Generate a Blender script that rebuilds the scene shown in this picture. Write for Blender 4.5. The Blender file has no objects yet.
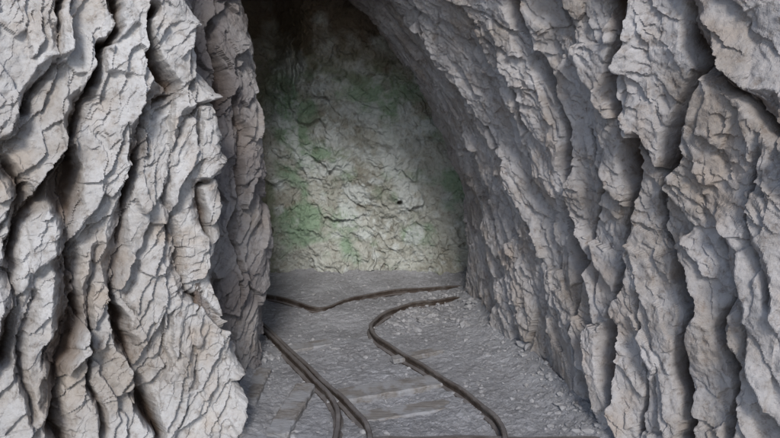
import bpy, math, random
import numpy as np
from mathutils import Vector
random.seed(4); rng=np.random.RandomState(7)
S=bpy.context.scene
CAMH=1.5; PITCH=math.radians(12); F=612.0
cP,sP=math.cos(PITCH),math.sin(PITCH)

# ---------------------------------------------------------------- noise helpers
def h2(ix,iy,seed):
    n=(ix.astype(np.int64)*374761393+iy.astype(np.int64)*668265263+seed*2147483647+seed*97531)&0xFFFFFFFF
    n=((n^(n>>13))*1274126177)&0xFFFFFFFF
    n=((n^(n>>16))*2246822519)&0xFFFFFFFF
    n=(n^(n>>15))
    return (n&0xFFFFFF)/float(0xFFFFFF)
def vn(x,y,seed=0):
    ix=np.floor(x);iy=np.floor(y);fx=x-ix;fy=y-iy
    fx=fx*fx*fx*(fx*(fx*6-15)+10);fy=fy*fy*fy*(fy*(fy*6-15)+10)
    a=h2(ix,iy,seed);b=h2(ix+1,iy,seed);c=h2(ix,iy+1,seed);d=h2(ix+1,iy+1,seed)
    return ((a*(1-fx)+b*fx)*(1-fy)+(c*(1-fx)+d*fx)*fy)*2-1
def fbm(x,y,o=4,seed=0,g=0.5):
    s=0;a=1;t=0
    for i in range(o):
        s=s+a*vn(x*2**i+i*17.3,y*2**i-i*9.1,seed+i);t+=a;a*=g
    return s/t
def facets(x,y,seed,tx=0.0,ty=0.0,rt=1.0,hr=1.0):
    """broken rock facets: every cell is its own tilted plane"""
    ix=np.floor(x);iy=np.floor(y)
    best=np.full(x.shape,9e9);out=np.zeros(x.shape)
    for dx in (-1,0,1):
        for dy in (-1,0,1):
            cx=ix+dx;cy=iy+dy
            px=cx+0.05+0.9*h2(cx,cy,seed);py=cy+0.05+0.9*h2(cx,cy,seed+1)
            ex=x-px;ey=y-py;d=ex*ex+ey*ey
            hh=hr*(h2(cx,cy,seed+2)*2-1)+(tx+rt*(h2(cx,cy,seed+3)*2-1))*ex+(ty+rt*(h2(cx,cy,seed+4)*2-1))*ey
            m=d<best
            best=np.where(m,d,best);out=np.where(m,hh,out)
    return out
def blur(a,n):
    for ax in (0,1):
        p=np.pad(a,[(n,n) if i==ax else (0,0) for i in (0,1)],mode='edge')
        c=np.cumsum(p,axis=ax)
        z=np.zeros_like(np.take(c,[0],axis=ax));c=np.concatenate([z,c],axis=ax)
        k=2*n+1
        a=(np.take(c,range(k,c.shape[ax]),axis=ax)-np.take(c,range(0,c.shape[ax]-k),axis=ax))/k
    return a
def grid_mesh(name,P,attrs,mat,flip=False,smooth=False):
    nu,nv=P.shape[:2]
    me=bpy.data.meshes.new(name)
    idx=np.arange(nu*nv).reshape(nu,nv)
    q=np.stack([idx[:-1,:-1],idx[1:,:-1],idx[1:,1:],idx[:-1,1:]],-1).reshape(-1,4)
    if flip:q=q[:,::-1]
    n=len(q)
    me.vertices.add(nu*nv);me.vertices.foreach_set('co',P.reshape(-1).astype(np.float32))
    me.loops.add(n*4);me.loops.foreach_set('vertex_index',q.reshape(-1).astype(np.int32))
    me.polygons.add(n);me.polygons.foreach_set('loop_start',(np.arange(n)*4).astype(np.int32))
    try: me.polygons.foreach_set('loop_total',np.full(n,4,np.int32))
    except Exception: pass
    me.update(calc_edges=True)
    me.polygons.foreach_set('use_smooth',np.full(n,smooth))
    for k,a in attrs.items():
        at=me.attributes.new(k,'FLOAT','POINT');at.data.foreach_set('value',a.reshape(-1).astype(np.float32))
    me.materials.append(mat)
    ob=bpy.data.objects.new(name,me);S.collection.objects.link(ob)
    return ob
def seg(*a):
    o=[]
    for (s,e,st) in a:
        n=max(1,int(round((e-s)/st)));o.append(np.linspace(s,e,n,endpoint=False))
    o.append(np.array([a[-1][1]]));return np.concatenate(o)
def project(P):
    dy=P[...,1];dz=P[...,2]-CAMH
    dep=dy*cP-dz*sP;up=dy*sP+dz*cP
    dep=np.where(dep<0.2,0.2,dep)
    return 390+F*P[...,0]/dep,219-F*up/dep
def floor_pt(px,py,z=0.0):
    rx=(px-390)/F;ru=(219-py)/F
    dy=cP+ru*sP;dz=-sP+ru*cP
    t=(z-CAMH)/dz
    return (rx*t,dy*t,z)

# ---------------------------------------------------------------- materials
def newmat(name):
    m=bpy.data.materials.new(name);m.use_nodes=True
    nt=m.node_tree;b=nt.nodes['Principled BSDF'];b.inputs['Roughness'].default_value=0.92
    b.inputs['Specular IOR Level'].default_value=0.2
    return m,nt,b
def N(nt,t,**k):
    n=nt.nodes.new(t)
    for a,v in k.items():
        if a in n.inputs: n.inputs[a].default_value=v
        else: setattr(n,a,v)
    return n
def noise(nt,co,scale,detail=4,rough=.55):
    n=N(nt,'ShaderNodeTexNoise');n.inputs['Scale'].default_value=scale
    n.inputs['Detail'].default_value=detail;n.inputs['Roughness'].default_value=rough
    nt.links.new(co,n.inputs['Vector']);return n.outputs['Fac']
def ramp(nt,fac,pts):
    r=N(nt,'ShaderNodeValToRGB');e=r.color_ramp.elements
    while len(e)<len(pts): e.new(0.5)
    for i,(p,c) in enumerate(pts):
        e[i].position=p;e[i].color=(c if len(c)==4 else tuple(c)+(1,))
    nt.links.new(fac,r.inputs[0]);return r.outputs[0]
def mix(nt,fac,a,b,mode='MIX'):
    m=N(nt,'ShaderNodeMix',data_type='RGBA',blend_type=mode)
    for s,v in ((0,fac),(6,a),(7,b)):
        if hasattr(v,'is_linked'): nt.links.new(v,m.inputs[s])
        else: m.inputs[s].default_value=v if not isinstance(v,tuple) else (v if len(v)==4 else v+(1,))
    return m.outputs[2]
def bumps(nt,b,lst):
    prev=None
    for h,st,dist in lst:
        n=N(nt,'ShaderNodeBump');n.inputs['Strength'].default_value=st;n.inputs['Distance'].default_value=dist
        nt.links.new(h,n.inputs['Height'])
        if prev: nt.links.new(prev,n.inputs['Normal'])
        prev=n.outputs[0]
    nt.links.new(prev,b.inputs['Normal'])
def facet_height(nt,co,scale,warp=.05,stretch=(1,1,.55)):
    mp=N(nt,'ShaderNodeMapping');mp.inputs['Scale'].default_value=stretch;nt.links.new(co,mp.inputs['Vector'])
    nz=N(nt,'ShaderNodeTexNoise');nz.inputs['Scale'].default_value=12;nz.inputs['Detail'].default_value=2
    nt.links.new(co,nz.inputs['Vector'])
    s=N(nt,'ShaderNodeVectorMath',operation='SCALE');s.inputs['Scale'].default_value=warp;nt.links.new(nz.outputs['Color'],s.inputs[0])
    a=N(nt,'ShaderNodeVectorMath',operation='ADD');nt.links.new(mp.outputs[0],a.inputs[0]);nt.links.new(s.outputs[0],a.inputs[1])
    v=N(nt,'ShaderNodeTexVoronoi');v.inputs['Scale'].default_value=scale;nt.links.new(a.outputs[0],v.inputs['Vector'])
    d=N(nt,'ShaderNodeVectorMath',operation='SUBTRACT');nt.links.new(a.outputs[0],d.inputs[0]);nt.links.new(v.outputs['Position'],d.inputs[1])
    c=N(nt,'ShaderNodeVectorMath',operation='SUBTRACT');nt.links.new(v.outputs['Color'],c.inputs[0]);c.inputs[1].default_value=(.5,.5,.5)
    t=N(nt,'ShaderNodeVectorMath',operation='DOT_PRODUCT');nt.links.new(d.outputs[0],t.inputs[0]);nt.links.new(c.outputs[0],t.inputs[1])
    m=N(nt,'ShaderNodeMath',operation='MULTIPLY');nt.links.new(t.outputs['Value'],m.inputs[0]);m.inputs[1].default_value=scale
    return m.outputs[0]
def rockmat(name,dark,mid,light,cavcol,moss=False,inner_shade=(.15,.135,.14)):
    m,nt,b=newmat(name)
    co=N(nt,'ShaderNodeTexCoord').outputs['Object']
    n1=noise(nt,co,2.6,4,.6);n2=noise(nt,co,26,5,.75)
    c=ramp(nt,n1,[(.36,dark),(.5,mid),(.66,light)])
    c2=ramp(nt,n2,[(.32,(.50,.45,.41)),(.46,(.9,.885,.87)),(.62,(1.0,1.0,1.0))])
    c=mix(nt,.9,c,c2,'MULTIPLY')
    if moss:
        a=N(nt,'ShaderNodeAttribute',attribute_name='moss')
        c=mix(nt,a.outputs['Fac'],c,(.24,.37,.25))
        a=N(nt,'ShaderNodeAttribute',attribute_name='pale')
        c=mix(nt,a.outputs['Fac'],c,(.60,.64,.64))
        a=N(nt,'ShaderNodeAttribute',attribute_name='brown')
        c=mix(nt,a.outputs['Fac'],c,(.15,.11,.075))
    else:
        n4=noise(nt,co,4.7,3,.6)
        c=mix(nt,ramp(nt,n4,[(.52,(0,0,0)),(.68,(.55,.55,.55))]),c,tuple(a_*b_ for a_,b_ in zip(mid,(.86,.74,.62))))
        a=N(nt,'ShaderNodeAttribute',attribute_name='inner_shade')
        c=mix(nt,a.outputs['Fac'],c,inner_shade)  # shade of the inner walls mixed into the rock colour
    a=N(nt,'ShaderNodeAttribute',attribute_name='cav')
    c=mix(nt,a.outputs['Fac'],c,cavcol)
    nt.links.new(c,b.inputs['Base Color'])
    fh=facet_height(nt,co,17)
    bumps(nt,b,[(fh,.9,.018),(n2,.75,.013)])
    return m
m_left=rockmat('rock_left_lit',(.42,.39,.365),(.52,.515,.52),(.62,.62,.63),(.12,.082,.06))  # same rock, left side's stronger light put into a paler colour
m_right=rockmat('rock_right_dim',(.35,.32,.30),(.45,.435,.44),(.53,.52,.535),(.10,.066,.047))  # right side's dimmer light put into a darker rock colour
m_back=rockmat('damp_rock',(.34,.335,.29),(.44,.455,.42),(.53,.55,.52),(.20,.17,.135),True)

# ---------------------------------------------------------------- base surfaces
def smooth_interp(x,xp,fp,s):
    o=0;k=np.linspace(-2,2,9);w=np.exp(-k*k/2);w/=w.sum()
    for kk,ww in zip(k,w): o=o+ww*np.interp(x+kk*s,xp,fp)
    return o
def normals(P):
    du=np.gradient(P,axis=0);dv=np.gradient(P,axis=1)
    n=np.cross(du,dv);n/=np.linalg.norm(n,axis=-1,keepdims=True)+1e-12
    return n
def crack_field(U,V,P,lines,seed,lim=None):
    """lines surveyed on the photo, located on the wall surface (u,v metres)"""
    X,Y=project(P);out=np.zeros(U.shape);lip=np.zeros(U.shape);allow=np.ones(U.shape,bool) if lim is None else lim
    wu=U+0.035*fbm(U*7,V*7,5,seed,.6);wv=V+0.035*fbm(U*7+50,V*7,5,seed+9,.6)
    for (pts,depth,width,side,lipamp) in lines:
        q=[]
        for (px,py) in pts:
            d=(X-px)**2+(Y-py)**2;d=np.where(allow,d,9e9)
            i=np.unravel_index(np.argmin(d),d.shape);q.append((U[i],V[i]))
        best=np.full(U.shape,9e9);sg=np.zeros(U.shape)
        for (a,b) in zip(q[:-1],q[1:]):
            ax,ay=a;bx,by=b;vx,vy=bx-ax,by-ay;L=vx*vx+vy*vy+1e-9
            t=np.clip(((wu-ax)*vx+(wv-ay)*vy)/L,0,1)
            ex=wu-(ax+t*vx);ey=wv-(ay+t*vy);d=np.hypot(ex,ey)
            m=d<best;best=np.where(m,d,best);sg=np.where(m,np.sign(vx*ey-vy*ex),sg)
        w=width*(1+.8*vn(U*7,V*7,seed+3))
        g=np.clip(1.25-best/(w*1.5),0,1)*depth*np.clip(.8+.6*vn(U*5,V*5,seed+4),.2,1.3)
        out=np.maximum(out,g)
        fall=np.clip(1-best/.15,0,1)
        lip=lip+lipamp*fall*(sg*side>0)*(.8+.5*vn(U*4,V*4,seed+6))
    return out,lip

# ---- left wall
Lp=np.array([(-14,-.6),(-6,-.3),(-3.6,.2),(-2.5,1.0),(-1.6,1.75),(-1.15,2.15),(-.86,2.38),(-.71,2.50),(-.90,2.66),(-.88,2.85),(-.675,3.12),(-.74,3.35),(-.95,3.6),(-1.15,4.2),(-1.3,5.4)])
Ls=np.concatenate([[0],np.cumsum(np.hypot(*np.diff(Lp,axis=0).T))])
st=.0038
u0=Ls[3]+.3;u1=Ls[12]
us=seg((0,Ls[2],.12),(Ls[2],u0,.03),(u0,u1,st),(u1,Ls[-1],.02))
vs=seg((-.15,2.05,st),(2.05,2.6,.02),(2.6,3.4,.06))
U,V=np.meshgrid(us,vs,indexing='ij')
x=smooth_interp(U,Ls,Lp[:,0],.03)+np.interp(V,[0,.3,.7,1.3,1.7,2.0,5],[-.06,-.03,0,0,-.05,-.1,-.5])
y=smooth_interp(U,Ls,Lp[:,1],.03)+np.interp(V,[0,1,2,5],[-.05,0,.03,.4])
x=x+.12*np.clip(1-V/.7,0,1)*np.clip((Ls[8]-U)*6+.2,0,1)
P=np.stack([x,y,V],-1);n=normals(P)
if n[len(us)//2,len(vs)//2][1]>0:n=-n
lines=[([(110,0),(112,30),(88,80),(76,130),(42,190),(10,250)],.14,.016,-1,.05),
([(150,0),(150,60),(165,85),(137,130),(125,200),(115,270),(125,330),(140,400),(160,438)],.16,.019,-1,.055),
([(72,150),(60,240),(70,320),(55,390),(58,438)],.17,.026,-1,.05),
([(213,0),(210,50),(219,90),(205,140),(200,185),(214,240),(216,330),(232,400)],.14,.022,-1,.02),
([(185,60),(180,120),(165,200),(185,290),(190,380)],.09,.012,-1,.035),
([(0,165),(20,200),(12,300),(0,360)],.13,.018,-1,.045),
([(30,290),(20,350),(30,420)],.07,.011,-1,.035),
([(95,250),(90,330),(100,438)],.07,.011,-1,.035),
([(60,0),(50,60),(20,110)],.08,.011,-1,.035),
([(232,60),(240,150),(232,240),(238,310)],.05,.010,1,.02)]
cr,lip=crack_field(U,V,P,lines,11,U<Ls[11])
wx=U+.08*fbm(U*3.2,V*3.2,5,1)+.003*fbm(U*22,V*22,2,21);wy=V+.08*fbm(U*3.2+30,V*3.2,5,2)+.003*fbm(U*22,V*22+9,2,22)
sl=wx-.30*wy
fA=facets(sl/.14,(wy+.4*sl)/.36,31,.9,-.4,1.0)
s2=wx-.6*wy
fB=facets(s2/.060,(wy+.6*s2)/.15,41,.7,-.6,1.3)
fC=facets((s2)/.024,(wy+.2*sl)/.045,51,.4,-.5,1.4,.7)
rough=np.clip(.7+1.3*fbm(U*5,V*5,2,77),.2,1.3)
D=.030*fA+.018*fB+.0065*fC*rough+.055*fbm(U*1.5,V*.9,3,61)+.006*fbm(U*40,V*40,3,71)
D=np.clip(D+lip-cr,-.24,.17)
D=.25*blur(D,1)+.75*D
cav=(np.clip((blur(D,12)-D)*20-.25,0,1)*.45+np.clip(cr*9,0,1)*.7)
shade_mask=np.clip((U-Ls[7]-.02)*9+.3*fbm(U*6,V*6,4,88),0,1)*np.clip(.66+.5*fbm(U*4,V*4,4,89),.2,.85)  # painted shade: darker rock colour on the second rib and beyond
P2=P+n*D[...,None]
grid_mesh('rock_wall',P2,{'cav':np.clip(cav,0,.95),'inner_shade':shade_mask},m_left)

# ---- right wall + roof of the adit
Rd=[5.4,4.75,4.2,3.66,3.09,2.43,1.9,1.4,.9,.3,-.1,-.4]
Rx=[.95,.75,.585,.67,.82,.97,1.19,1.55,2.15,3.5,6,14]
Rk=[1.0,1.0,1,.93,.78,.5,.34,.25,.2,.2,.2,.2]
Rz=[1.0,1.0,1,1.0,1.06,1.2,1.4,1.5,1.5,1.5,1.5,1.5]
Rp=np.array(list(zip(Rx,Rd)))
Rs=np.concatenate([[0],np.cumsum(np.hypot(*np.diff(Rp,axis=0).T))])
prof=np.array([(0,-.15),(.0,0),(.015,.4),(.06,.8),(.18,1.15),(.33,1.45),(.51,1.72),(.74,2.0),(1.02,2.18),(1.5,2.26),(2.3,2.3)])
ps=np.concatenate([[0],np.cumsum(np.hypot(*np.diff(prof,axis=0).T))])
us=seg((0,Rs[1],.02),(Rs[1],Rs[2],.008),(Rs[2],Rs[7]-.15,.0042),(Rs[7]-.15,Rs[8],.03),(Rs[8],Rs[-1],.12))
vs=seg((0,ps[7]+.05,.0042),(ps[7]+.05,ps[-1],.014))
U,V=np.meshgrid(us,vs,indexing='ij')
bx=smooth_interp(U,Rs,Rp[:,0],.04);by=smooth_interp(U,Rs,Rp[:,1],.04)
k=smooth_interp(U,Rs,Rk,.06);zs=smooth_interp(U,Rs,Rz,.06)
lx=smooth_interp(V,ps,prof[:,0],.03);lz=np.interp(V,ps,prof[:,1])
P=np.stack([bx-lx*k,by+.0*lz,lz*zs],-1);n=normals(P)
if n[len(us)//2,10][0]>0:n=-n
V0=V;V=V*(.5+.5*zs)   # surface metres
R=1
lines=[([(512,0),(540,60),(562,105),(568,160),(570,215),(581,260),(578,330),(590,390),(600,438)],.22,.026,R,.04),
([(617,0),(622,40),(612,80),(625,130),(633,190),(620,260),(612,330),(618,400),(622,438)],.20,.022,R,.045),
([(690,0),(692,35),(706,65),(682,130),(664,180),(660,230),(675,270),(692,310),(680,370),(690,438)],.18,.019,R,.05),
([(588,130),(600,190),(592,240),(600,290)],.12,.013,R,.03),
([(705,50),(735,85),(760,105),(785,130)],.18,.024,R,.07),
([(725,235),(735,290),(722,330),(735,370),(730,438)],.12,.013,R,.04),
([(640,135),(662,170)],.09,.011,R,.02),
([(405,0),(440,60),(480,110),(515,180),(545,250),(548,330)],.10,.013,R,.035),
([(455,0),(500,50),(530,120)],.10,.012,R,.03),
([(760,150),(750,220),(770,300)],.08,.011,R,.03),
([(640,300),(650,360),(645,430)],.10,.011,R,.03),
([(480,200),(500,260),(520,330)],.06,.009,R,.03)]
cr,lip=crack_field(U,V,P,lines,15)
wx=U+.08*fbm(U*3.2,V*3.2,5,101)+.003*fbm(U*22,V*22,2,121);wy=V+.08*fbm(U*3.2+30,V*3.2,5,102)+.003*fbm(U*22,V*22+9,2,122)
sl=wx+.25*wy
fA=facets(sl/.24,(wy+.5*sl)/.5,131,-.6,.2,.9)
fB=facets((sl)/.085,(wy+.8*sl)/.16,141,-.5,-.6,1.3)
fC=facets((sl)/.03,(wy+.5*sl)/.045,151,-.3,-.5,1.4,.7)
rough=np.clip(.7+1.3*fbm(U*5,V*5,2,177),.2,1.3)
D=.026*fA+.015*fB+.0062*fC*rough+.035*fbm(U*1.5,V*.9,3,161)+.006*fbm(U*40,V*40,3,171)
D=np.clip(D+lip-cr,-.26,.16)
D=.25*blur(D,1)+.75*D
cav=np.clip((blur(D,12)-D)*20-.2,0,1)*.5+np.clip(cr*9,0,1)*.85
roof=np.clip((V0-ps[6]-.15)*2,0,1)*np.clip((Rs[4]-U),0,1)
shade_mask=np.clip((Rs[3]-.2-U)*1.0+.3*fbm(U*5,V*5,4,188),0,.3)  # faint shade painted into the colour of the deeper right wall
P2=P+n*D[...,None]
grid_mesh('rock_wall.001',P2,{'cav':np.clip(np.maximum(cav,.8*roof),0,.95),'inner_shade':shade_mask},m_right)

# ---- end wall of the adit
xs=np.arange(-1.6,1.5,.006);zz=np.arange(-.15,2.7,.006)
X,Z=np.meshgrid(xs,zz,indexing='ij')
base=4.82-.35*np.clip(np.abs(X+.15)-.6,0,2)**1.5-.16*np.clip(Z-1.3,0,2)**1.5+.6*np.exp(-((X+1.0)/.25)**2-((Z-1.95)/.5)**2)
wx=X+.12*fbm(X*4,Z*4,5,201);wz=Z+.12*fbm(X*4+9,Z*4,5,202)
a=facets(wx/.24,(wz+.6*wx)/.22,211,0,-.2,1.1,.3);b_=facets((wx+.4*wz)/.09,wz/.09,221,.1,0,1.2,.3);c_=facets(wx/.035,wz/.035,231,0,0,1.2,.6)
D=.034*a+.019*b_+.009*c_+.08*fbm(X*2.5,Z*2.5,6,241,.6)+.010*fbm(X*30,Z*30,4,251)
def blob(x0,z0,rx,rz): return np.exp(-((X-x0)/rx)**2-((Z-z0)/rz)**2)
D-=.12*(np.hypot(X-.08,(Z-.60))<.02+.006*vn(X*60,Z*60,5))
D=.4*blur(D,1)+.6*D
nn=fbm(X*6,Z*6,5,261)
moss=np.clip((blob(-.8,1.35,.3,.35)+.8*blob(-.75,.6,.25,.4)+.8*blob(-.05,1.45,.3,.16)+.5*blob(-.3,.2,.5,.15)+.3)*.75+nn*1.4-.36,0,.75)
pale=np.clip((blob(-.1,.75,.55,.55)+.6*blob(-.45,1.25,.5,.35)+.6*blob(.2,1.2,.3,.3))*.9+fbm(X*9,Z*9,6,271,.65)*2.2-.42,0,.85)
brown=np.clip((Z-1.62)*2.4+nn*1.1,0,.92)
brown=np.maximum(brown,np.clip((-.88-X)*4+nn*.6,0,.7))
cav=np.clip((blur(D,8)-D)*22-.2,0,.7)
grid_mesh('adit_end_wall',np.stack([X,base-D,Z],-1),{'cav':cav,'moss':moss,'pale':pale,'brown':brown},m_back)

# ---------------------------------------------------------------- ground
m_g,nt,b=newmat('dusty_gravel')
co=N(nt,'ShaderNodeTexCoord').outputs['Object']
n1=noise(nt,co,3.5,4,.6);n2=noise(nt,co,45,5,.75)
c=ramp(nt,n1,[(.3,(.27,.27,.285)),(.55,(.35,.355,.38)),(.75,(.42,.425,.455))])
c=mix(nt,.8,c,ramp(nt,n2,[(.3,(.55,.54,.53)),(.52,(1,1,1))]),'MULTIPLY')
nt.links.new(c,b.inputs['Base Color']);bumps(nt,b,[(n2,.8,.013)])
xs=seg((-400,-20,40),(-20,-2,1),(-2,-1.2,.05),(-1.2,1.2,.006),(1.2,2,.05),(2,20,1),(20,400,40))
ys=seg((-400,-20,40),(-20,0,1),(0,2.1,.06),(2.1,4.95,.007),(4.95,6,.1),(6,30,2),(30,400,40))
X,Y=np.meshgrid(xs,ys,indexing='ij')
near=((np.abs(X)<3)&(Y>-2)&(Y<6)).astype(float)
rx=np.interp(Y,[.9,1.4,1.9,2.43,3.09,3.66,4.2,4.75],[2,1.5,1.17,.95,.8,.655,.575,.72]);lxx=np.interp(Y,[1,1.75,2.15,2.5,3.15,3.6,4.2],[-2.3,-1.6,-1.15,-.75,-.75,-.95,-1.15])
edge=.09*np.exp(-np.abs(rx-X)/.10)+.07*np.exp(-np.abs(X-lxx)/.10)+.06*np.exp(-np.abs(Y-4.82)/.12)
def ground_h(X,Y):
    f=facets((X+.01*fbm(X*30,Y*30,2,5))/.03,(Y+.01*fbm(X*30,Y*30+7,2,6))/.03,301,0,0,.8)
    return .028*fbm(X*2.2,Y*2.2,4,311)+.003*f*(fbm(X*3,Y*3,2,312)>-.1)+.006*fbm(X*30,Y*30,4,321)
Zg=(ground_h(X,Y)+edge)*near
grid_mesh('ground',np.stack([X,Y,Zg],-1),{},m_g)

# ---- loose stones : one object
import bmesh
bm=bmesh.new();bmesh.ops.create_icosphere(bm,subdivisions=1,radius=1)
bv=np.array([v.co[:] for v in bm.verts]);bf=np.array([[v.index for v in f.verts] for f in bm.faces]);bm.free()
vv=[];ff=[];o=0
def stone(x,y,z,r):
    global o
    s=r*np.array([rng.uniform(.7,1.5),rng.uniform(.5,1.1),rng.uniform(.35,.7)])
    q=bv*(1+rng.uniform(-.35,.35,(len(bv),1)))*s
    a=rng.uniform(0,6.28);c,s_=math.cos(a),math.sin(a)
    q=np.stack([q[:,0]*c-q[:,1]*s_,q[:,0]*s_+q[:,1]*c,q[:,2]],-1)+np.array([x,y,z])
    vv.append(q);ff.append(bf+o);o+=len(bv)
def gz(x,y):
    i=min(max(np.searchsorted(xs,x),0),len(xs)-1);j=min(max(np.searchsorted(ys,y),0),len(ys)-1);return Zg[i,j]
for i in range(2800):
    y_=rng.uniform(2.2,4.8);l=np.interp(y_,[2.15,2.5,3.15,3.6,4.2],[-1.1,-.75,-.72,-.95,-1.1]);r_=np.interp(y_,[1.9,2.43,3.09,3.66,4.2,4.75],[1.17,.95,.8,.655,.575,.72])
    x_=rng.uniform(l,r_)
    if rng.rand()<.45: x_=r_-abs(rng.normal(0,.12)) if rng.rand()<.6 else l+abs(rng.normal(0,.1))
    r=min(.0021*np.exp(abs(rng.normal(0,.85))),.034)
    stone(x_,y_,gz(x_,y_)+r*.1,r)
for (px,py,sp,cnt,rm) in [(425,312,.12,140,.013),(410,322,.08,70,.014),(300,345,.15,30,.009),(470,380,.12,15,.009),(540,395,.14,35,.011),(445,300,.08,60,.013),(350,350,.2,15,.009),(570,420,.1,18,.014),(480,310,.1,40,.018),(262,360,.06,25,.018)]:
    cx,cy,_=floor_pt(px,py)
    for i in range(cnt):
        x_=cx+rng.normal(0,sp);y_=cy+rng.normal(0,sp*.9)
        if y_>4.75: continue
        r=rm*rng.uniform(.3,1.7);stone(x_,y_,gz(x_,y_)+r*.2,r)
me=bpy.data.meshes.new('gravel');me.from_pydata(np.concatenate(vv).tolist(),[],np.concatenate(ff).tolist())
m_s,nt,b=newmat('stone_chips')
co=N(nt,'ShaderNodeTexCoord').outputs['Object'];n1=noise(nt,co,20,4)
nt.links.new(ramp(nt,n1,[(.3,(.25,.245,.25)),(.5,(.36,.36,.375)),(.75,(.47,.47,.485))]),b.inputs['Base Color'])
me.materials.append(m_s);ob=bpy.data.objects.new('gravel',me);S.collection.objects.link(ob)

# ---------------------------------------------------------------- rails
m_r,nt,b=newmat('rusted_dusty_steel')
co=N(nt,'ShaderNodeTexCoord').outputs['Object'];n1=noise(nt,co,14,5,.65);n2=noise(nt,co,90,3,.6)
c=ramp(nt,n1,[(.3,(.045,.032,.026)),(.5,(.08,.063,.053)),(.68,(.14,.128,.122))])
c=mix(nt,.6,c,ramp(nt,n2,[(.3,(.5,.45,.42)),(.6,(1,1,1))]),'MULTIPLY')
ge=N(nt,'ShaderNodeNewGeometry');sp_=N(nt,'ShaderNodeSeparateXYZ');nt.links.new(ge.outputs['Normal'],sp_.inputs[0])
up=ramp(nt,sp_.outputs['Z'],[(.6,(0,0,0)),(.95,(.75,.75,.75))])
c=mix(nt,up,c,mix(nt,n1,(.10,.085,.08),(.29,.28,.285)))
nt.links.new(c,b.inputs['Base Color']);b.inputs['Roughness'].default_value=.7;b.inputs['Metallic'].default_value=.1
bumps(nt,b,[(n2,.6,.004)])
def catmull(p,n=14):
    p=[np.array(q,float) for q in p];p=[2*p[0]-p[1]]+p+[2*p[-1]-p[-2]];o=[]
    for i in range(1,len(p)-2):
        for t in np.linspace(0,1,n,endpoint=False):
            a,b_,c_,d=p[i-1:i+3]
            o.append(.5*((2*b_)+(-a+c_)*t+(2*a-5*b_+4*c_-d)*t*t+(-a+3*b_-3*c_+d)*t**3))
    o.append(p[-2]);return np.array(o)
H=.052
PR=[(-.024,0),(-.024,.006),(-.006,.012),(-.004,.034),(-.0125,.038),(-.013,.048),(-.009,.052),(.009,.052),(.013,.048),(.0125,.038),(.004,.034),(.006,.012),(.024,.006),(.024,0)]
def rail(name,pix,hs=1.0,zoff=None,scale=1.0,mat=None,prof_=None):
    pts=[]
    for i,(px,py) in enumerate(pix):
        z=(H*scale*hs)+(zoff[i] if zoff else 0)
        f=floor_pt(px,py,z);pts.append((f[0],f[1],z-H*scale*hs))
    c=catmull(pts);c[:,2]+=.003*np.sin(np.arange(len(c))*.35)
    pr=np.array(prof_ or PR)*scale
    d=np.gradient(c,axis=0);d[:,2]=0;d/=np.linalg.norm(d,axis=1,keepdims=True);s=np.stack([-d[:,1],d[:,0],0*d[:,0]],-1)
    V_=[];F_=[];m=len(pr)
    for i in range(len(c)):
        for (a,h) in pr:
            j=1+rng.uniform(-.07,.07)
            V_.append(tuple(c[i]+s[i]*a*j+np.array([0,0,h-.004])))
    for i in range(len(c)-1):
        for k_ in range(m):
            F_.append((i*m+k_,i*m+(k_+1)%m,(i+1)*m+(k_+1)%m,(i+1)*m+k_)[::-1])
    F_.append(tuple(range(m)));F_.append(tuple((len(c)-1)*m+k_ for k_ in range(m))[::-1])
    me=bpy.data.meshes.new(name);me.from_pydata(V_,[],F_);me.materials.append(mat or m_r)
    bm=bmesh.new();bm.from_mesh(me);bmesh.ops.recalc_face_normals(bm,faces=bm.faces);bm.to_mesh(me);bm.free()
    ob=bpy.data.objects.new(name,me);S.collection.objects.link(ob);return ob
rail('curved_rail',[(459,296),(435,299),(408,303),(384,312),(371,324),(378,336),(400,350),(430,368),(462,388),(488,408),(501,422),(506,440)],scale=.95)
rail('curved_rail',[(236,308),(255,321),(280,343),(305,368),(325,388),(336,404),(338,420),(334,445)],scale=.95)
rail('curved_rail',[(262,322),(290,348),(318,374),(345,398),(362,416),(369,430),(370,448)],scale=.95)
rail('curved_rail',[(240,287),(265,293),(295,300),(320,307),(345,299),(380,291),(420,287),(466,285)],scale=.8)
rail('steel_threshold_bar',[(372,437),(420,436),(500,436),(600,437)],scale=.8)

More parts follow.
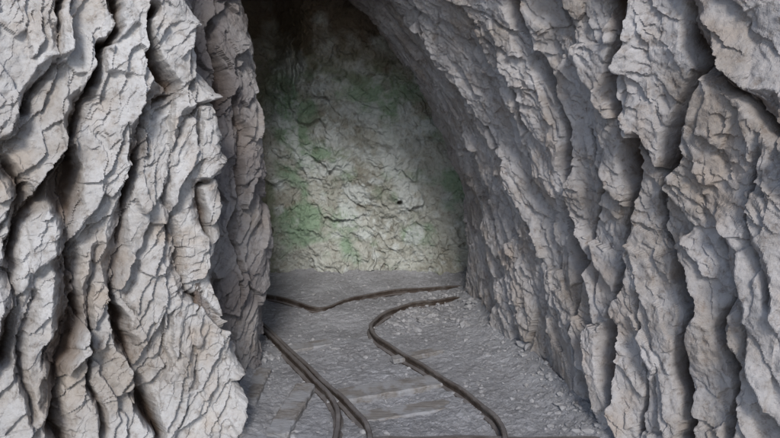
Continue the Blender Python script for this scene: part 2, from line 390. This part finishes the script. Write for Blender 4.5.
# ---------------------------------------------------------------- timber
m_w,nt,b=newmat('weathered_timber')
co=N(nt,'ShaderNodeTexCoord').outputs['Generated'];mp=N(nt,'ShaderNodeMapping');mp.inputs['Scale'].default_value=(1.2,14,3);nt.links.new(co,mp.inputs['Vector'])
n1=noise(nt,mp.outputs[0],3,5,.65);ob_=N(nt,'ShaderNodeTexCoord').outputs['Object'];n2=noise(nt,ob_,9,4,.6)
c=ramp(nt,n1,[(.3,(.13,.115,.105)),(.5,(.24,.225,.215)),(.72,(.34,.33,.325))])
c=mix(nt,ramp(nt,n2,[(.42,(0,0,0)),(.56,(.9,.9,.9))]),c,(.34,.345,.365))
nt.links.new(c,b.inputs['Base Color']);bumps(nt,b,[(n1,.7,.006)])
def plank(name,p0,p1,wid,th,lift=0.0,tilt=0.0,lift2=None):
    a=np.array(floor_pt(*p0));b2=np.array(floor_pt(*p1));L=np.linalg.norm(b2-a);n_=26
    d=(b2-a)/L;s=np.array([-d[1],d[0],0]);lift2=lift if lift2 is None else lift2
    V_=[];F_=[];pr=[(-.5,0),(-.5,.8),(-.44,1),(-.15,.97),(.15,1.0),(.44,1),(.5,.8),(.5,0)];m=len(pr)
    for i in range(n_+1):
        t=i/n_;w=wid*(1+.05*math.sin(i*1.3)+rng.uniform(-.04,.04));
        if i in(0,n_): w*=.9
        for (q,h) in pr:
            e=rng.uniform(-.012,.012) if i in (0,n_) else 0
            V_.append(tuple(a+d*(t*L+e)+s*q*w+np.array([0,0,lift*(1-t)+lift2*t-th*.5+th*h+tilt*q+rng.uniform(-.001,.001)])))
    for i in range(n_):
        for k_ in range(m): F_.append((i*m+k_,i*m+(k_+1)%m,(i+1)*m+(k_+1)%m,(i+1)*m+k_))
    F_.append(tuple(range(m))[::-1]);F_.append(tuple(n_*m+k_ for k_ in range(m)))
    me=bpy.data.meshes.new(name);me.from_pydata(V_,[],F_);me.materials.append(m_w)
    ob=bpy.data.objects.new(name,me);S.collection.objects.link(ob)
plank('timber_plank',(276,438),(306,388),.105,.03,.012)
plank('railway_sleeper',(325,399),(438,381),.13,.05,-.012)
plank('timber_plank',(246,408),(262,374),.10,.03,.02)
plank('timber_plank',(392,362),(442,352),.06,.025,.012)
plank('railway_sleeper',(350,418),(470,400),.10,.05,-.024)
plank('railway_sleeper',(270,352),(330,342),.09,.04,-.014)

# ---------------------------------------------------------------- light, sky, camera
W=bpy.data.worlds.new('World');S.world=W;W.use_nodes=True;nt=W.node_tree
sk=nt.nodes.new('ShaderNodeTexSky');sk.sky_type='NISHITA';sk.sun_disc=False
trav=Vector((-.04,.76,-.58)).normalized();to=-trav
el=math.asin(to.z);az=math.atan2(to.x,to.y)
sk.sun_elevation=el;sk.sun_rotation=az
bg=nt.nodes['Background'];bg.inputs[1].default_value=.15;nt.links.new(sk.outputs[0],bg.inputs[0])
l=bpy.data.lights.new('sun','SUN');l.energy=2.1;l.angle=math.radians(14);l.color=(1,.96,.9)
lo=bpy.data.objects.new('sun',l);lo.rotation_euler=trav.to_track_quat('-Z','Y').to_euler();S.collection.objects.link(lo)
cam=bpy.data.cameras.new('camera');cam.sensor_width=36;cam.lens=36*F/780;cam.clip_start=.05;cam.clip_end=2000
c=bpy.data.objects.new('camera',cam);c.location=(0,0,CAMH);c.rotation_euler=(math.radians(90)-PITCH,0,0);S.collection.objects.link(c);S.camera=c
S.view_settings.view_transform='Standard';S.view_settings.look='None';S.view_settings.exposure=0
